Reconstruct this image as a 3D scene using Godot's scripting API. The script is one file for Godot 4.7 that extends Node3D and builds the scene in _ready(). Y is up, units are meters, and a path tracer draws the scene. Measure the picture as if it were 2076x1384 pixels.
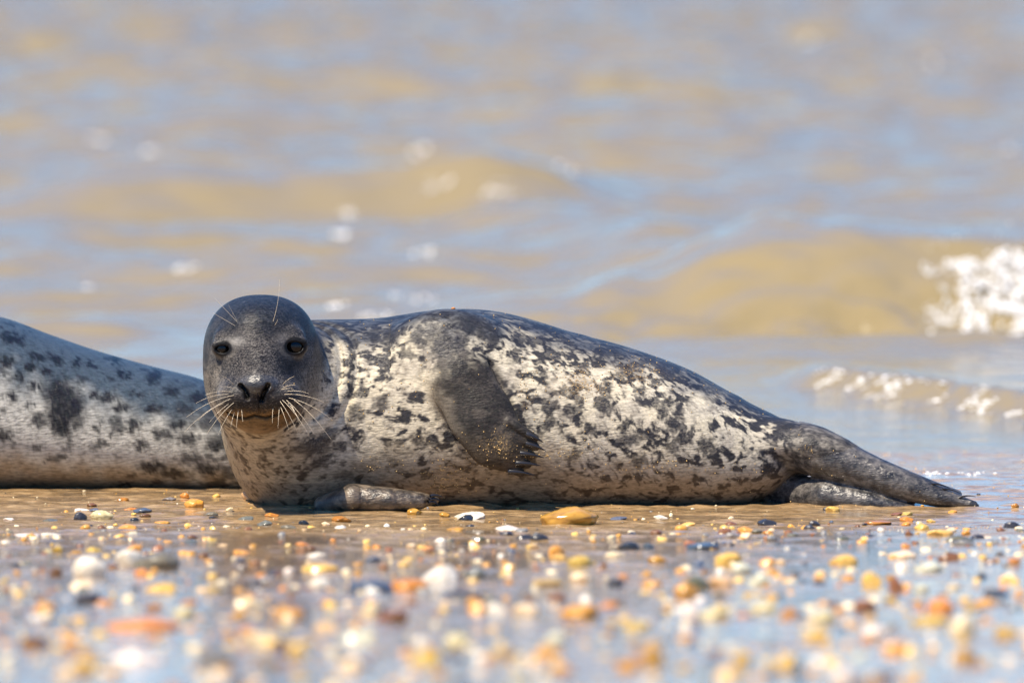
extends Node3D
# Two grey seals on a wet, pebbly beach in front of a murky sea, seen through a long lens from a low bank.

const CAM := Vector3(0, 1.3, 15.0)
const F := 14820.0            # focal length in photo pixels (photo 2076 x 1384)
const WATER := -0.06
var fwd: Vector3
var up: Vector3
var noise_a := FastNoiseLite.new()
var noise_b := FastNoiseLite.new()
var noise_c := FastNoiseLite.new()
var rng := RandomNumberGenerator.new()
var used := {}

# ------------------------------------------------------------------ helpers
func lin(r: float, g: float, b: float) -> Color:
	return Color(r, g, b).linear_to_srgb()

func numbered(n: String) -> String:
	if not used.has(n):
		used[n] = 0
		return n
	used[n] += 1
	return "%s_%03d" % [n, used[n]]

func tag(o: Node, label: String, category := "", group := "", kind := "") -> void:
	if label: o.set_meta("label", label)
	if category: o.set_meta("category", category)
	if group: o.set_meta("group", group)
	if kind: o.set_meta("kind", kind)

func put(mesh: Mesh, called: String, mat: Material, parent: Node = null) -> MeshInstance3D:
	var o := MeshInstance3D.new()
	o.mesh = mesh
	if mat: o.material_override = mat
	if parent == null:
		o.name = numbered(called)
		add_child(o, true)
	else:
		var i := 0
		var nm := called
		while parent.has_node(NodePath(nm)):
			i += 1
			nm = "%s_%03d" % [called, i]
		o.name = nm
		parent.add_child(o, true)
	return o

func ray(px: float, py: float) -> Vector3:
	return (fwd + Vector3.RIGHT * ((px - 1038.0) / F) + up * ((692.0 - py) / F)).normalized()

func at(px: float, py: float, z: float) -> Vector3:      # a photo position at a known depth
	var r := ray(px, py)
	return CAM + r * ((z - CAM.z) / r.z)

func on_ground(px: float, py: float) -> Vector3:
	var r := ray(px, py)
	var p := CAM + r * (-CAM.y / r.y)
	for i in 30:
		p = CAM + r * ((beach(p.z) - CAM.y) / r.y)
	return p

func beach(z: float) -> float:        # the beach without its unevenness: it climbs away from the sea
	if z > 0.1: return 0.045 * (z - 0.1) * smoothstep(0.1, 1.0, z)
	var t := maxf(0.0, -0.6 - z)
	return -0.036 * t * smoothstep(0.0, 0.8, t)

func smin(a: float, b: float, k: float) -> float:
	var h := maxf(k - absf(a - b), 0.0) / k
	return minf(a, b) - h * h * k * 0.25

func smax(a: float, b: float, k: float) -> float:
	return -smin(-a, -b, k)

func caps(p: Vector3, a: Vector3, b: Vector3, ra: float, rb: float) -> float:
	var ba := b - a
	var h := clampf((p - a).dot(ba) / ba.length_squared(), 0.0, 1.0)
	return (p - a - ba * h).length() - lerpf(ra, rb, h)

func flat_caps(p: Vector3, a: Vector3, b: Vector3, ra: float, rb: float, n: Vector3, s: float) -> float:
	var q := p - a
	q += n * (q.dot(n) * (s - 1.0))
	var ba := b - a
	var h := clampf(q.dot(ba) / ba.length_squared(), 0.0, 1.0)
	return ((q - ba * h).length() - lerpf(ra, rb, h)) * 0.7

func ell(p: Vector3, c: Vector3, r: Vector3) -> float:
	var q := (p - c) / r
	var k0 := q.length()
	return k0 * (k0 - 1.0) / maxf((q / r).length(), 1e-6)

func noise_tex(freq: float, size: int, seed_: int, ramp: Array, normal := false, bump := 4.0, stretch_type := 0, octaves := 4) -> NoiseTexture2D:
	var n := FastNoiseLite.new()
	n.seed = seed_
	n.noise_type = FastNoiseLite.TYPE_SIMPLEX_SMOOTH
	n.frequency = freq
	n.fractal_octaves = octaves
	var t := NoiseTexture2D.new()
	t.width = size
	t.height = size
	t.seamless = true
	t.noise = n
	if normal:
		t.as_normal_map = true
		t.bump_strength = bump
	if ramp.size():
		var g := Gradient.new()
		g.offsets = PackedFloat32Array(ramp[0])
		var cs := PackedColorArray()
		for c in ramp[1]: cs.append(c)
		g.colors = cs
		t.color_ramp = g
	return t

func grey(v: float) -> Color:
	return Color(v, v, v)

# ------------------------------------------------------------------ the resting seal as one field
var lut_x0 := 0.0
var lut_dx := 0.0
var lut_n := 0
var lut_yc := PackedFloat32Array()
var lut_ry := PackedFloat32Array()
var lut_rz := PackedFloat32Array()
var trunk_z := -0.2
var cap_l := 0.0
var cap_r := 0.0
var H := {}
# head points
var h_skull: Vector3; var h_face: Vector3; var h_muz: Vector3; var h_br_a: Vector3; var h_br_b: Vector3
var h_nose: Vector3; var h_pad_l: Vector3; var h_pad_r: Vector3; var h_chin: Vector3; var h_eye_l: Vector3; var h_eye_r: Vector3
var h_brow_l: Vector3; var h_brow_r: Vector3
var h_neck_a: Vector3; var h_neck_b: Vector3; var h_thr_a: Vector3; var h_thr_b: Vector3
var mouth: Array[Vector3] = []
var nostril: Array[Vector3] = []
var flip_pts: Array[Vector3] = []
var flip_r := [0.062, 0.065, 0.061, 0.054, 0.043]
var flip_n := Vector3(0, 0.25, 0.97)
var sho: Vector3
var digits: Array[Vector3] = []
var low_pts: Array[Vector3] = []
var hind_u: Array[Vector3] = []
var hind_ur := [0.044, 0.047, 0.046, 0.035, 0.021, 0.009]
var hind_l: Array[Vector3] = []
var hind_lr := [0.046, 0.036, 0.024, 0.006]
var fold_a: Vector3
var fold_b: Vector3
var fold_d: Vector3
var fold_c: Vector3
var low_r := [0.020, 0.030, 0.026, 0.018, 0.008]

func setup_seal() -> void:
	var xs := [640, 700, 760, 800, 850, 900, 950, 1000, 1050, 1100, 1150, 1200, 1300, 1400, 1500, 1560, 1620]
	var tops := [652, 652, 647, 641, 633, 628, 627, 631, 641, 655, 671, 685, 713, 751, 804, 836, 862]
	var bots := [1052, 1054, 1054, 1056, 1056, 1056, 1056, 1056, 1056, 1056, 1054, 1052, 1050, 1048, 1040, 1014, 974]
	var rzs := [0.2, 0.215, 0.22, 0.222, 0.225, 0.226, 0.226, 0.226, 0.226, 0.226, 0.224, 0.222, 0.214, 0.2, 0.168, 0.14, 0.105]
	lut_n = 240
	lut_x0 = at(640, 850, trunk_z).x
	var x1 := at(1620, 850, trunk_z).x
	lut_dx = (x1 - lut_x0) / (lut_n - 1)
	cap_l = lut_x0
	cap_r = x1
	for i in lut_n:
		var px := 640.0 + 980.0 * i / (lut_n - 1)
		var k := 0
		while k < xs.size() - 2 and px > xs[k + 1]: k += 1
		var u: float = (px - xs[k]) / (xs[k + 1] - xs[k])
		var a := maxi(k - 1, 0)
		var b := mini(k + 2, xs.size() - 1)
		var top := cubic_interpolate(tops[k], tops[k + 1], tops[a], tops[b], u)
		var bot := cubic_interpolate(bots[k], bots[k + 1], bots[a], bots[b], u)
		var rz := cubic_interpolate(rzs[k], rzs[k + 1], rzs[a], rzs[b], u)
		var yt := at(px, top, trunk_z).y
		var yb := at(px, bot, trunk_z + 0.1).y
		lut_yc.append((yt + yb) * 0.5)
		lut_ry.append((yt - yb) * 0.5)
		lut_rz.append(rz)
	h_skull = at(528, 722, 0.02)
	h_face = at(533, 772, 0.03)
	h_muz = at(523, 803, 0.115)
	h_br_a = at(525, 690, 0.10)
	h_br_b = at(525, 775, 0.165)
	h_nose = at(525, 779, 0.185)
	h_pad_l = at(488, 806, 0.155)
	h_pad_r = at(563, 803, 0.155)
	h_chin = at(524, 846, 0.115)
	h_eye_l = at(450, 706, 0.104)
	h_eye_r = at(597, 702, 0.104)
	h_brow_l = at(466, 684, 0.118)
	h_brow_r = at(584, 680, 0.118)
	h_neck_a = at(552, 765, -0.03)
	h_neck_b = at(690, 850, -0.2)
	h_thr_a = at(528, 800, 0.0)
	h_thr_b = at(612, 920, -0.12)
	for m in [[466, 824], [484, 834], [505, 835], [522, 829], [543, 834], [565, 829], [582, 818]]:
		mouth.append(at(m[0], m[1], 0.0))
	for m in [[495, 769], [503, 778], [508, 791], [549, 767], [541, 780], [536, 796]]:
		nostril.append(at(m[0], m[1], 0.0))
	for m in [[912, 724, -0.018], [942, 785, 0.008], [976, 845, 0.024], [1006, 893, 0.030], [1032, 914, 0.026]]:
		flip_pts.append(at(m[0], m[1], surf_trunk(m[0], m[1]) + m[2]))
	var tz := flip_pts[4].z
	for m in [[1030, 856, 1084, 888], [1022, 876, 1086, 906], [1012, 896, 1078, 923], [1002, 914, 1070, 941], [992, 930, 1056, 959]]:
		digits.append(at(m[0], m[1], flip_pts[3].z + 0.009))
		digits.append(at(m[2], m[3], tz + 0.016))
	sho = at(905, 706, surf_trunk(905, 706) - 0.036)
	for m in [[655, 1024, 0.02], [715, 1010, 0.055], [790, 1014, 0.065], [850, 1015, 0.065], [882, 1013, 0.06]]:
		low_pts.append(at(m[0], m[1], m[2]))
	for m in [[1600, 908, -0.12], [1655, 920, -0.088], [1700, 935, -0.07], [1800, 974, -0.05], [1900, 1007, -0.03], [1978, 1025, -0.02]]:
		hind_u.append(at(m[0], m[1], m[2]))
	for m in [[1580, 1003, -0.17], [1680, 1007, -0.065], [1760, 1019, -0.035], [1866, 1034, -0.025]]:
		hind_l.append(at(m[0], m[1], m[2]))
	fold_c = at(545, 745, -0.02)
	fold_a = at(968, 712, surf_trunk(968, 712))
	fold_b = at(996, 745, surf_trunk(996, 745) + 0.006)
	fold_d = at(1012, 795, surf_trunk(1012, 795) + 0.004)
	for i in 2:
		bare = true
		h_eye_l = hit(450, 706) - Vector3(0, 0, 0.010)
		h_eye_r = hit(597, 702) - Vector3(0, 0, 0.010)
	bare = false

var bare := false      # the face without eyes

func trunk(p: Vector3) -> float:
	var t := clampf((p.x - lut_x0) / lut_dx, 0.0, lut_n - 1.001)
	var i := int(t)
	var u := t - i
	var ry := lerpf(lut_ry[i], lut_ry[i + 1], u)
	var rz := lerpf(lut_rz[i], lut_rz[i + 1], u)
	var yc := lerpf(lut_yc[i], lut_yc[i + 1], u)
	var dy := absf((p.y - yc) / ry)
	var dz := absf((p.z - trunk_z) / rz)
	var r := pow(pow(dy, 2.25) + pow(dz, 2.25), 0.4444)
	var d := 0.0
	if p.x < cap_l:
		var dx := (cap_l - p.x) / 0.2
		r = sqrt(r * r + dx * dx)
	elif p.x > cap_r:
		var dx := (p.x - cap_r) / 0.07
		r = sqrt(r * r + dx * dx)
	d = (r - 1.0) * minf(ry, rz) * (0.92 if p.x < cap_r else 0.7)
	return d

func surf_trunk(px: float, py: float) -> float:
	var r := ray(px, py)
	var t := 14.2
	for i in 60:
		var d := trunk(CAM + r * t)
		if d < 0.0005: break
		t += maxf(d * 0.8, 0.0004)
	return (CAM + r * t).z

func d_flipper(p: Vector3) -> float:
	var d := 1.0
	for i in 4:
		d = smin(d, flat_caps(p, flip_pts[i], flip_pts[i + 1], flip_r[i], flip_r[i + 1], flip_n, 2.3), 0.02)
	for i in 5:
		d = smin(d, caps(p, digits[i * 2], digits[i * 2 + 1], 0.0125, 0.0086), 0.003)
	return d

func d_low(p: Vector3) -> float:
	var d := 1.0
	for i in 4:
		d = minf(d, flat_caps(p, low_pts[i], low_pts[i + 1], low_r[i], low_r[i + 1], Vector3(0, 0, 1), 0.8))
	return d

func d_hind(p: Vector3) -> float:
	var d := 1.0
	for i in 5:
		d = minf(d, caps(p, hind_u[i], hind_u[i + 1], hind_ur[i], hind_ur[i + 1]))
	# the two outer digits of the spread hind flipper
	d = smin(d, caps(p, hind_u[3], at_web, 0.02, 0.005), 0.03)
	return d
var at_web: Vector3

func d_hind_low(p: Vector3) -> float:
	var d := 1.0
	for i in 3:
		d = minf(d, caps(p, hind_l[i], hind_l[i + 1], hind_lr[i], hind_lr[i + 1]))
	return d

func d_head(p: Vector3) -> float:
	var q := p - h_skull
	var r := pow(pow(absf(q.x) / 0.119, 2.35) + pow(absf(q.y) / 0.1265, 2.35), 0.4255)
	r = sqrt(r * r + (q.z / 0.135) * (q.z / 0.135))
	var d := (r - 1.0) * 0.119
	d = smin(d, ell(p, h_face, Vector3(0.108, 0.108, 0.125)), 0.03)
	if p.z > 0.04:
		d = smin(d, caps(p, h_br_a, h_br_b, 0.062, 0.036), 0.045)
		d = smin(d, ell(p, h_muz, Vector3(0.082, 0.056, 0.075)), 0.03)
		d = smin(d, ell(p, h_chin, Vector3(0.052, 0.034, 0.05)), 0.02)
		d = smin(d, ell(p, h_pad_l, Vector3(0.050, 0.036, 0.048)), 0.014)
		d = smin(d, ell(p, h_pad_r, Vector3(0.050, 0.036, 0.048)), 0.014)
		d = smin(d, ell(p, h_nose, Vector3(0.039, 0.022, 0.028)), 0.010)
		d = smin(d, ell(p, h_brow_l, Vector3(0.03, 0.014, 0.016)), 0.022)
		d = smin(d, ell(p, h_brow_r, Vector3(0.03, 0.014, 0.016)), 0.022)
		# lids, then sockets
		if bare: return d
		d = smin(d, ell(p, h_eye_l + Vector3(0, 0.001, 0.0), Vector3(0.0235, 0.0195, 0.0185)), 0.010)
		d = smin(d, ell(p, h_eye_r + Vector3(0, 0.001, 0.0), Vector3(0.027, 0.024, 0.0195)), 0.010)
		d = smax(d, -ell(p, h_eye_l + Vector3(0, 0, 0.014), Vector3(0.0142, 0.0092, 0.02)), 0.003)
		d = smax(d, -ell(p, h_eye_r + Vector3(0, 0, 0.014), Vector3(0.0172, 0.0128, 0.02)), 0.003)
		d = smin(d, caps(p, h_eye_l + Vector3(-0.016, 0.0085, 0.009), h_eye_l + Vector3(0.015, 0.0120, 0.013), 0.0058, 0.0062), 0.005)
		d = smin(d, caps(p, h_eye_r + Vector3(-0.017, 0.0145, 0.013), h_eye_r + Vector3(0.018, 0.0110, 0.008), 0.0062, 0.0058), 0.005)
		if d < 0.02:
			var g := 1.0
			var f := Vector3(p.x, p.y, 0)
			if p.y < h_nose.y + 0.03 and p.y > h_chin.y - 0.02:
				for i in 6:
					g = minf(g, caps(f, Vector3(mouth[i].x, mouth[i].y, 0), Vector3(mouth[i + 1].x, mouth[i + 1].y, 0), 0.0, 0.0))
				g = minf(g, caps(f, Vector3(h_nose.x, h_nose.y - 0.018, 0), Vector3(h_nose.x, mouth[3].y, 0), 0.0, 0.0) + 0.001)
				d += 0.0045 * exp(-g * g / 0.000009)
				g = 1.0
				for k in [0, 1, 3, 4]:
					g = minf(g, caps(f, Vector3(nostril[k].x, nostril[k].y, 0), Vector3(nostril[k + 1].x, nostril[k + 1].y, 0), 0.0008, 0.0008))
				d += 0.013 * exp(-g * g / 0.000016)
	return d

func field(p: Vector3) -> float:
	var d := trunk(p)
	if p.x < -0.22:
		d = smin(d, caps(p, h_neck_a, h_neck_b, 0.112, 0.195), 0.05)
		d = smin(d, caps(p, h_thr_a, h_thr_b, 0.098, 0.135), 0.05)
		# skin folds round the neck
		var fr := (p - fold_c).length()
		if p.x > -0.5 and fr < 0.3:
			var w := smoothstep(-0.46, -0.38, p.x) * smoothstep(-0.22, -0.30, p.x) * smoothstep(0.12, 0.2, p.y)
			var a := (fr - 0.150) / 0.007
			var b := (fr - 0.182) / 0.008
			d += w * (0.007 * exp(-a * a) + 0.006 * exp(-b * b))
		d = smin(d, d_head(p), 0.03)
	if p.x > -0.25 and p.x < 0.16:
		if p.y > 0.2:
			d = smin(d, ell(p, sho, Vector3(0.10, 0.075, 0.05)), 0.07)
		if p.x > -0.08 and p.x < 0.0 and p.y > 0.2:
			var g := minf(caps(p, fold_a, fold_b, 0.0, 0.0), caps(p, fold_b, fold_d, 0.0, 0.0))
			d += 0.010 * exp(-g * g / 0.00006)
		d = smin(d, d_flipper(p), lerpf(0.055, 0.008, smoothstep(0.02, 0.115, p.distance_to(flip_pts[0]))))
	if p.y < 0.12:
		if p.x < -0.1:
			d = smin(d, d_low(p), 0.006)
		if p.x > 0.45:
			d = smin(d, d_hind_low(p), 0.005)
	if p.x > 0.42:
		d = smin(d, d_hind(p), lerpf(0.008, 0.06, smoothstep(0.075, 0.125, p.y)))
	return d

func grad(p: Vector3, d0: float) -> Vector3:
	var e := 0.0012
	return Vector3(field(p + Vector3(e, 0, 0)) - d0, field(p + Vector3(0, e, 0)) - d0, field(p + Vector3(0, 0, e)) - d0) / e

func hit(px: float, py: float) -> Vector3:
	var r := ray(px, py)
	var t := 14.4
	for i in 80:
		var d := field(CAM + r * t)
		if d < 0.0006: break
		t += maxf(d * 0.7, 0.0004)
		if t > 15.6: break
	return CAM + r * t

var V := PackedVector3Array()
var N := PackedVector3Array()
var T := PackedInt32Array()

# surface nets on a block-skipping grid
func mesh_field(lo: Vector3, hi: Vector3, h: float) -> void:
	var bn := 8
	var nb := Vector3i(((hi - lo) / (h * bn)).ceil())
	var nx := nb.x * bn + 1
	var ny := nb.y * bn + 1
	var nz := nb.z * bn + 1
	var val := PackedFloat32Array()
	val.resize(nx * ny * nz)
	val.fill(9.0)
	var vid := PackedInt32Array()
	vid.resize(nx * ny * nz)
	vid.fill(-1)
	var live: Array[Vector3i] = []
	var reach := h * bn * 0.87 * 1.5
	for bz in nb.z:
		for by in nb.y:
			for bx in nb.x:
				var c := lo + Vector3(bx + 0.5, by + 0.5, bz + 0.5) * (h * bn)
				if absf(field(c)) < reach:
					live.append(Vector3i(bx, by, bz) * bn)
	for b in live:
		for z in bn + 1:
			for y in bn + 1:
				var row := ((b.z + z) * ny + b.y + y) * nx + b.x
				for x in bn + 1:
					if val[row + x] == 9.0:
						val[row + x] = field(lo + Vector3(b.x + x, b.y + y, b.z + z) * h)
	var offs := [0, 1, nx, nx + 1, nx * ny, nx * ny + 1, nx * ny + nx, nx * ny + nx + 1]
	var edges := [0, 1, 2, 3, 4, 5, 6, 7, 0, 2, 1, 3, 4, 6, 5, 7, 0, 4, 1, 5, 2, 6, 3, 7]
	var cells: Array[Vector3i] = []
	for b in live:
		for z in bn:
			for y in bn:
				for x in bn:
					var i := ((b.z + z) * ny + b.y + y) * nx + b.x + x
					var s := 0
					for o in offs:
						if val[i + o] < 0.0: s += 1
					if s == 0 or s == 8: continue
					var acc := Vector3.ZERO
					var n := 0
					for e in range(0, 24, 2):
						var a: float = val[i + offs[edges[e]]]
						var c: float = val[i + offs[edges[e + 1]]]
						if (a < 0.0) == (c < 0.0): continue
						var u := a / (a - c)
						var ca: int = edges[e]
						var cb: int = edges[e + 1]
						acc += Vector3(ca & 1, (ca >> 1) & 1, ca >> 2).lerp(Vector3(cb & 1, (cb >> 1) & 1, cb >> 2), u)
						n += 1
					vid[i] = V.size()
					V.append(lo + (Vector3(b.x + x, b.y + y, b.z + z) + acc / n) * h)
					cells.append(Vector3i(b.x + x, b.y + y, b.z + z))
	var st := [1, nx, nx * ny]
	for c in cells:
		var i := (c.z * ny + c.y) * nx + c.x
		for ax in 3:
			var o1: int = st[(ax + 1) % 3]
			var o2: int = st[(ax + 2) % 3]
			if c[(ax + 1) % 3] == 0 or c[(ax + 2) % 3] == 0: continue
			var a := val[i]
			var e: float = val[i + st[ax]]
			if (a < 0.0) == (e < 0.0): continue
			var q0 := vid[i]
			var q1 := vid[i - o1]
			var q2 := vid[i - o1 - o2]
			var q3 := vid[i - o2]
			if q0 < 0 or q1 < 0 or q2 < 0 or q3 < 0: continue
			if a < 0.0:
				T.append_array([q0, q2, q1, q0, q3, q2])
			else:
				T.append_array([q0, q1, q2, q0, q2, q3])

func settle(from: int) -> void:        # put vertices on the surface and read their normals there
	N.resize(V.size())
	for i in range(from, V.size()):
		var p := V[i]
		var d := field(p)
		var g := grad(p, d)
		var l := maxf(g.length(), 0.3)
		p -= g * clampf(d / (l * l), -0.004, 0.004)
		V[i] = p
		N[i] = g.normalized()

func refine(keep: Callable, exact: Callable) -> void:
	var inside := PackedByteArray()
	inside.resize(V.size())
	for i in V.size(): inside[i] = 1 if keep.call(V[i], N[i]) else 0
	var mid := {}
	var out := PackedInt32Array()
	var first := V.size()
	for t in range(0, T.size(), 3):
		var v := [T[t], T[t + 1], T[t + 2]]
		var m := [-1, -1, -1]
		var n := 0
		for k in 3:
			var a: int = v[k]
			var b: int = v[(k + 1) % 3]
			if inside[a] and inside[b]:
				var key := mini(a, b) * 4000000 + maxi(a, b)
				if not mid.has(key):
					mid[key] = V.size()
					V.append((V[a] + V[b]) * 0.5)
					N.append((N[a] + N[b]).normalized())
				m[k] = mid[key]
				n += 1
		if n == 0:
			out.append_array(v)
		elif n == 3:
			out.append_array([v[0], m[0], m[2], m[0], v[1], m[1], m[2], m[1], v[2], m[0], m[1], m[2]])
		elif n == 1:
			for k in 3:
				if m[k] >= 0:
					out.append_array([v[k], m[k], v[(k + 2) % 3], m[k], v[(k + 1) % 3], v[(k + 2) % 3]])
		else:
			for k in 3:
				if m[k] < 0:
					var a: int = v[k]
					var b: int = v[(k + 1) % 3]
					var c: int = v[(k + 2) % 3]
					out.append_array([a, b, m[(k + 1) % 3], a, m[(k + 1) % 3], m[(k + 2) % 3], m[(k + 1) % 3], c, m[(k + 2) % 3]])
	T = out
	for i in range(first, V.size()):
		if exact.call(V[i]):
			var p := V[i]
			var d := field(p)
			var g := grad(p, d)
			var l := maxf(g.length(), 0.3)
			V[i] = p - g * clampf(d / (l * l), -0.004, 0.004)
			N[i] = g.normalized()

# ------------------------------------------------------------------ the coat
var spots: Array = []        # [centre, axis1/len, axis2/len, strength]
var spot_bins := {}

func add_spots(rows: Array, locate: Callable, target: Array, bins: Dictionary) -> void:
	for s in rows:
		var c: Vector3 = locate.call(float(s[0]), float(s[1]))
		var a := deg_to_rad(s[4])
		var u := Vector3(cos(a), -sin(a), 0)
		var v := Vector3(sin(a), cos(a), 0)
		target.append([c, u / (s[2] * 0.00102), v / (s[3] * 0.00102), s[5]])
		for b in range(floori((c.x - 0.09) / 0.05), floori((c.x + 0.09) / 0.05) + 1):
			if not bins.has(b): bins[b] = []
			bins[b].append(target.size() - 1)

func spot_at(p: Vector3, target: Array, bins: Dictionary) -> float:
	var b := floori(p.x / 0.05)
	if not bins.has(b): return 0.0
	var w := Vector3(noise_b.get_noise_3d(p.x * 60, p.y * 60, p.z * 60), noise_b.get_noise_3d(p.y * 60 + 31, p.x * 60, p.z * 60), 0)
	var q := p + w * 0.011
	var best := 0.0
	for i in bins[b]:
		var s: Array = target[i]
		var dd: Vector3 = q - s[0]
		var x := dd.dot(s[1])
		var y := dd.dot(s[2])
		var f: float = s[3] * (1.0 - smoothstep(0.5, 1.25, sqrt(x * x + y * y)))
		if absf(f) > absf(best): best = f
	return best

func fur_spots(p: Vector3, size: float, along: Vector3, stretch: float) -> float:
	var q := p - along * (p.dot(along) * (1.0 - 1.0 / stretch))
	var w := Vector3(noise_c.get_noise_3d(q.x * 25, q.y * 25, q.z * 25), noise_c.get_noise_3d(q.y * 25 + 9, q.z * 25, q.x * 25), 0) * 0.012
	q = (q + w) / size
	return noise_a.get_noise_3d(q.x, q.y, q.z) + 0.45 * noise_b.get_noise_3d(q.x * 2.3, q.y * 2.3, q.z * 2.3)

func coat(p: Vector3, n: Vector3) -> Color:
	var sx := 1038.0 + 988.0 * p.x
	var sy := 1030.0 - 988.0 * p.y
	var fine := noise_b.get_noise_3d(p.x * 150, p.y * 420, p.z * 420)
	var soft := noise_c.get_noise_3d(p.x * 14, p.y * 14, p.z * 14)
	var cream := Color(0.64, 0.56, 0.41)
	var slate := Color(0.026, 0.027, 0.034)
	var t := clampf((p.x - lut_x0) / lut_dx, 0.0, lut_n - 1.001)
	var rel := (p.y - lut_yc[int(t)]) / lut_ry[int(t)]      # -1 belly side .. 1 back
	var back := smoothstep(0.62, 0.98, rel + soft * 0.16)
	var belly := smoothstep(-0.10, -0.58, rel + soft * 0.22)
	var axis := Vector3(0.93, -0.36 * smoothstep(0.0, 0.5, p.x), 0).normalized()
	var s := fur_spots(p, 0.031, axis, 1.5)
	var hair := noise_a.get_noise_3d(p.x * 90, p.y * 260, p.z * 260)
	var s2 := fur_spots(p + Vector3(2.0, 0, 0), 0.017, axis, 1.6)
	s += 0.34 * s2
	var th := 0.10 - 0.22 * smoothstep(0.25, 0.9, rel) + 0.10 * belly
	th -= 0.35 * smoothstep(0.42, 0.62, p.x)
	th += 0.1 * smoothstep(-0.1, -0.3, p.x) * smoothstep(0.6, 0.2, rel)
	var dark := smoothstep(th - 0.16, th + 0.30, s + fine * 0.14 + hair * 0.12)
	dark = maxf(dark, 0.75 * smoothstep(0.30, 0.75, s2 + soft * 0.3 + hair * 0.25 + 0.25 * back))
	var c := cream.lerp(Color(0.52, 0.47, 0.38), clampf(0.35 + soft * 0.9, 0.0, 1.0))
	c = c.lerp(Color(0.36, 0.31, 0.24), 0.72 * smoothstep(0.0, 0.5, s2 * 0.5 + soft * 0.9 + hair * 0.2))
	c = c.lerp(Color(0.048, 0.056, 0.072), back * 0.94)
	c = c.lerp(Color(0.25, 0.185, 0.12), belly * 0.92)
	c = c.lerp(Color(0.22, 0.20, 0.175), 0.75 * smoothstep(0.47, 0.62, p.x))
	var ex := spot_at(p, spots, spot_bins)
	if ex > 0.0: dark = maxf(dark * 0.8, clampf(ex + (fine + hair) * 0.3 * ex, 0.0, 1.0))
	elif ex < 0.0: dark *= 1.0 + ex
	c = c.lerp(slate.lerp(Color(0.05, 0.034, 0.022), belly), clampf(dark, 0.0, 1.0) * (0.97 - 0.12 * belly))
	# fore flipper, the flipper on the sand, hind flippers
	if p.x > -0.25 and p.x < 0.16:
		var df := d_flipper(p)
		var w := smoothstep(0.016, -0.002, df) * smoothstep(0.02, 0.13, (p - flip_pts[0]).dot((flip_pts[2] - flip_pts[0]).normalized()) + 0.05 + 0.03 * s)
		var edge := smoothstep(40.0, -10.0, (sx - 868.0) - (sy - 790.0) * 0.66 + soft * 22.0)
		var fc := Color(0.018, 0.018, 0.021).lerp(Color(0.11, 0.098, 0.083), clampf(0.22 + s * 0.95 + (fine + hair) * 0.45, 0.0, 1.0) * 0.75)
		fc = fc.lerp(Color(0.16, 0.14, 0.115), 0.6 * smoothstep(0.05, 0.5, soft + s2 * 0.5 + hair * 0.3))
		fc = fc.lerp(Color(0.50, 0.44, 0.34), edge * 0.8 * smoothstep(940.0, 780.0, sy))
		fc = fc.lerp(Color(0.105, 0.075, 0.045), 0.6 * smoothstep(860.0, 940.0, sy))
		fc = Color(fc.r * 0.62, fc.g * 0.60, fc.b * 0.60)
		c = c.lerp(fc, w)
	if p.y < 0.12 and p.x < -0.1:
		var w := smoothstep(0.012, 0.0, d_low(p))
		c = c.lerp(Color(0.19, 0.145, 0.10).lerp(Color(0.045, 0.036, 0.028), clampf(0.5 + s * 1.2, 0.0, 1.0)), w)
	if p.x > 0.45:
		var w := smoothstep(0.03, -0.005, d_hind(p))
		w = maxf(w, smoothstep(0.015, 0.0, d_hind_low(p)) if p.y < 0.12 else 0.0)
		var hc := Color(0.030, 0.029, 0.030).lerp(Color(0.15, 0.135, 0.12), clampf(0.40 - s * 0.9 + (fine + hair) * 0.3, 0.0, 1.0))
		c = c.lerp(hc, w)
	# head
	if p.x < -0.3 and p.y > 0.05:
		var dh := (p - h_skull).length()
		var hw := smoothstep(0.160, 0.118, dh + soft * 0.012 - 0.035 * smoothstep(0.05, 0.15, p.z))
		if p.z > 0.08: hw = maxf(hw, smoothstep(0.08, 0.10, p.z))
		sy += 64.0 * p.z
		sx = 1038.0 + 988.0 * p.x * (1.0 + p.z / 15.0)
		if hw > 0.0:
			var m := clampf(0.28 + soft * 0.5 + s * 0.3 + (fine + hair) * 0.55, 0.0, 1.0)
			var hc := Color(0.022, 0.023, 0.028).lerp(Color(0.14, 0.125, 0.112), m * 0.7)
			hc = hc.lerp(Color(0.014, 0.017, 0.023).lerp(Color(0.045, 0.048, 0.056), clampf(0.35 + fine + hair, 0.0, 1.0)), smoothstep(680.0, 630.0, sy + soft * 20.0))
			var fleck := noise_a.get_noise_3d(p.x * 210, p.y * 300, p.z * 210)
			hc = hc.lerp(Color(0.20, 0.18, 0.16), 0.55 * smoothstep(0.15, 0.6, fleck + soft * 0.5) * smoothstep(640.0, 690.0, sy))
			hc = hc.lerp(Color(0.012, 0.013, 0.016), 0.6 * smoothstep(0.1, 0.5, -fleck + soft * 0.4))
			# paler cheeks, brow patches, rings under the eyes
			var cheek := smoothstep(60.0, 100.0, absf(sx - 528.0)) * smoothstep(715.0, 770.0, sy)
			hc = hc.lerp(Color(0.27, 0.235, 0.19), cheek * clampf(0.45 + fine * 0.7 + s * 0.5, 0.0, 0.9))
			hc = hc.lerp(Color(0.34, 0.32, 0.29), 0.75 * exp(-pow((sx - 474.0) / 19.0, 2) - pow((sy - 692.0) / 10.0, 2)))
			hc = hc.lerp(Color(0.22, 0.20, 0.18), 0.6 * exp(-pow((sx - 572.0) / 15.0, 2) - pow((sy - 686.0) / 12.0, 2)))
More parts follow.
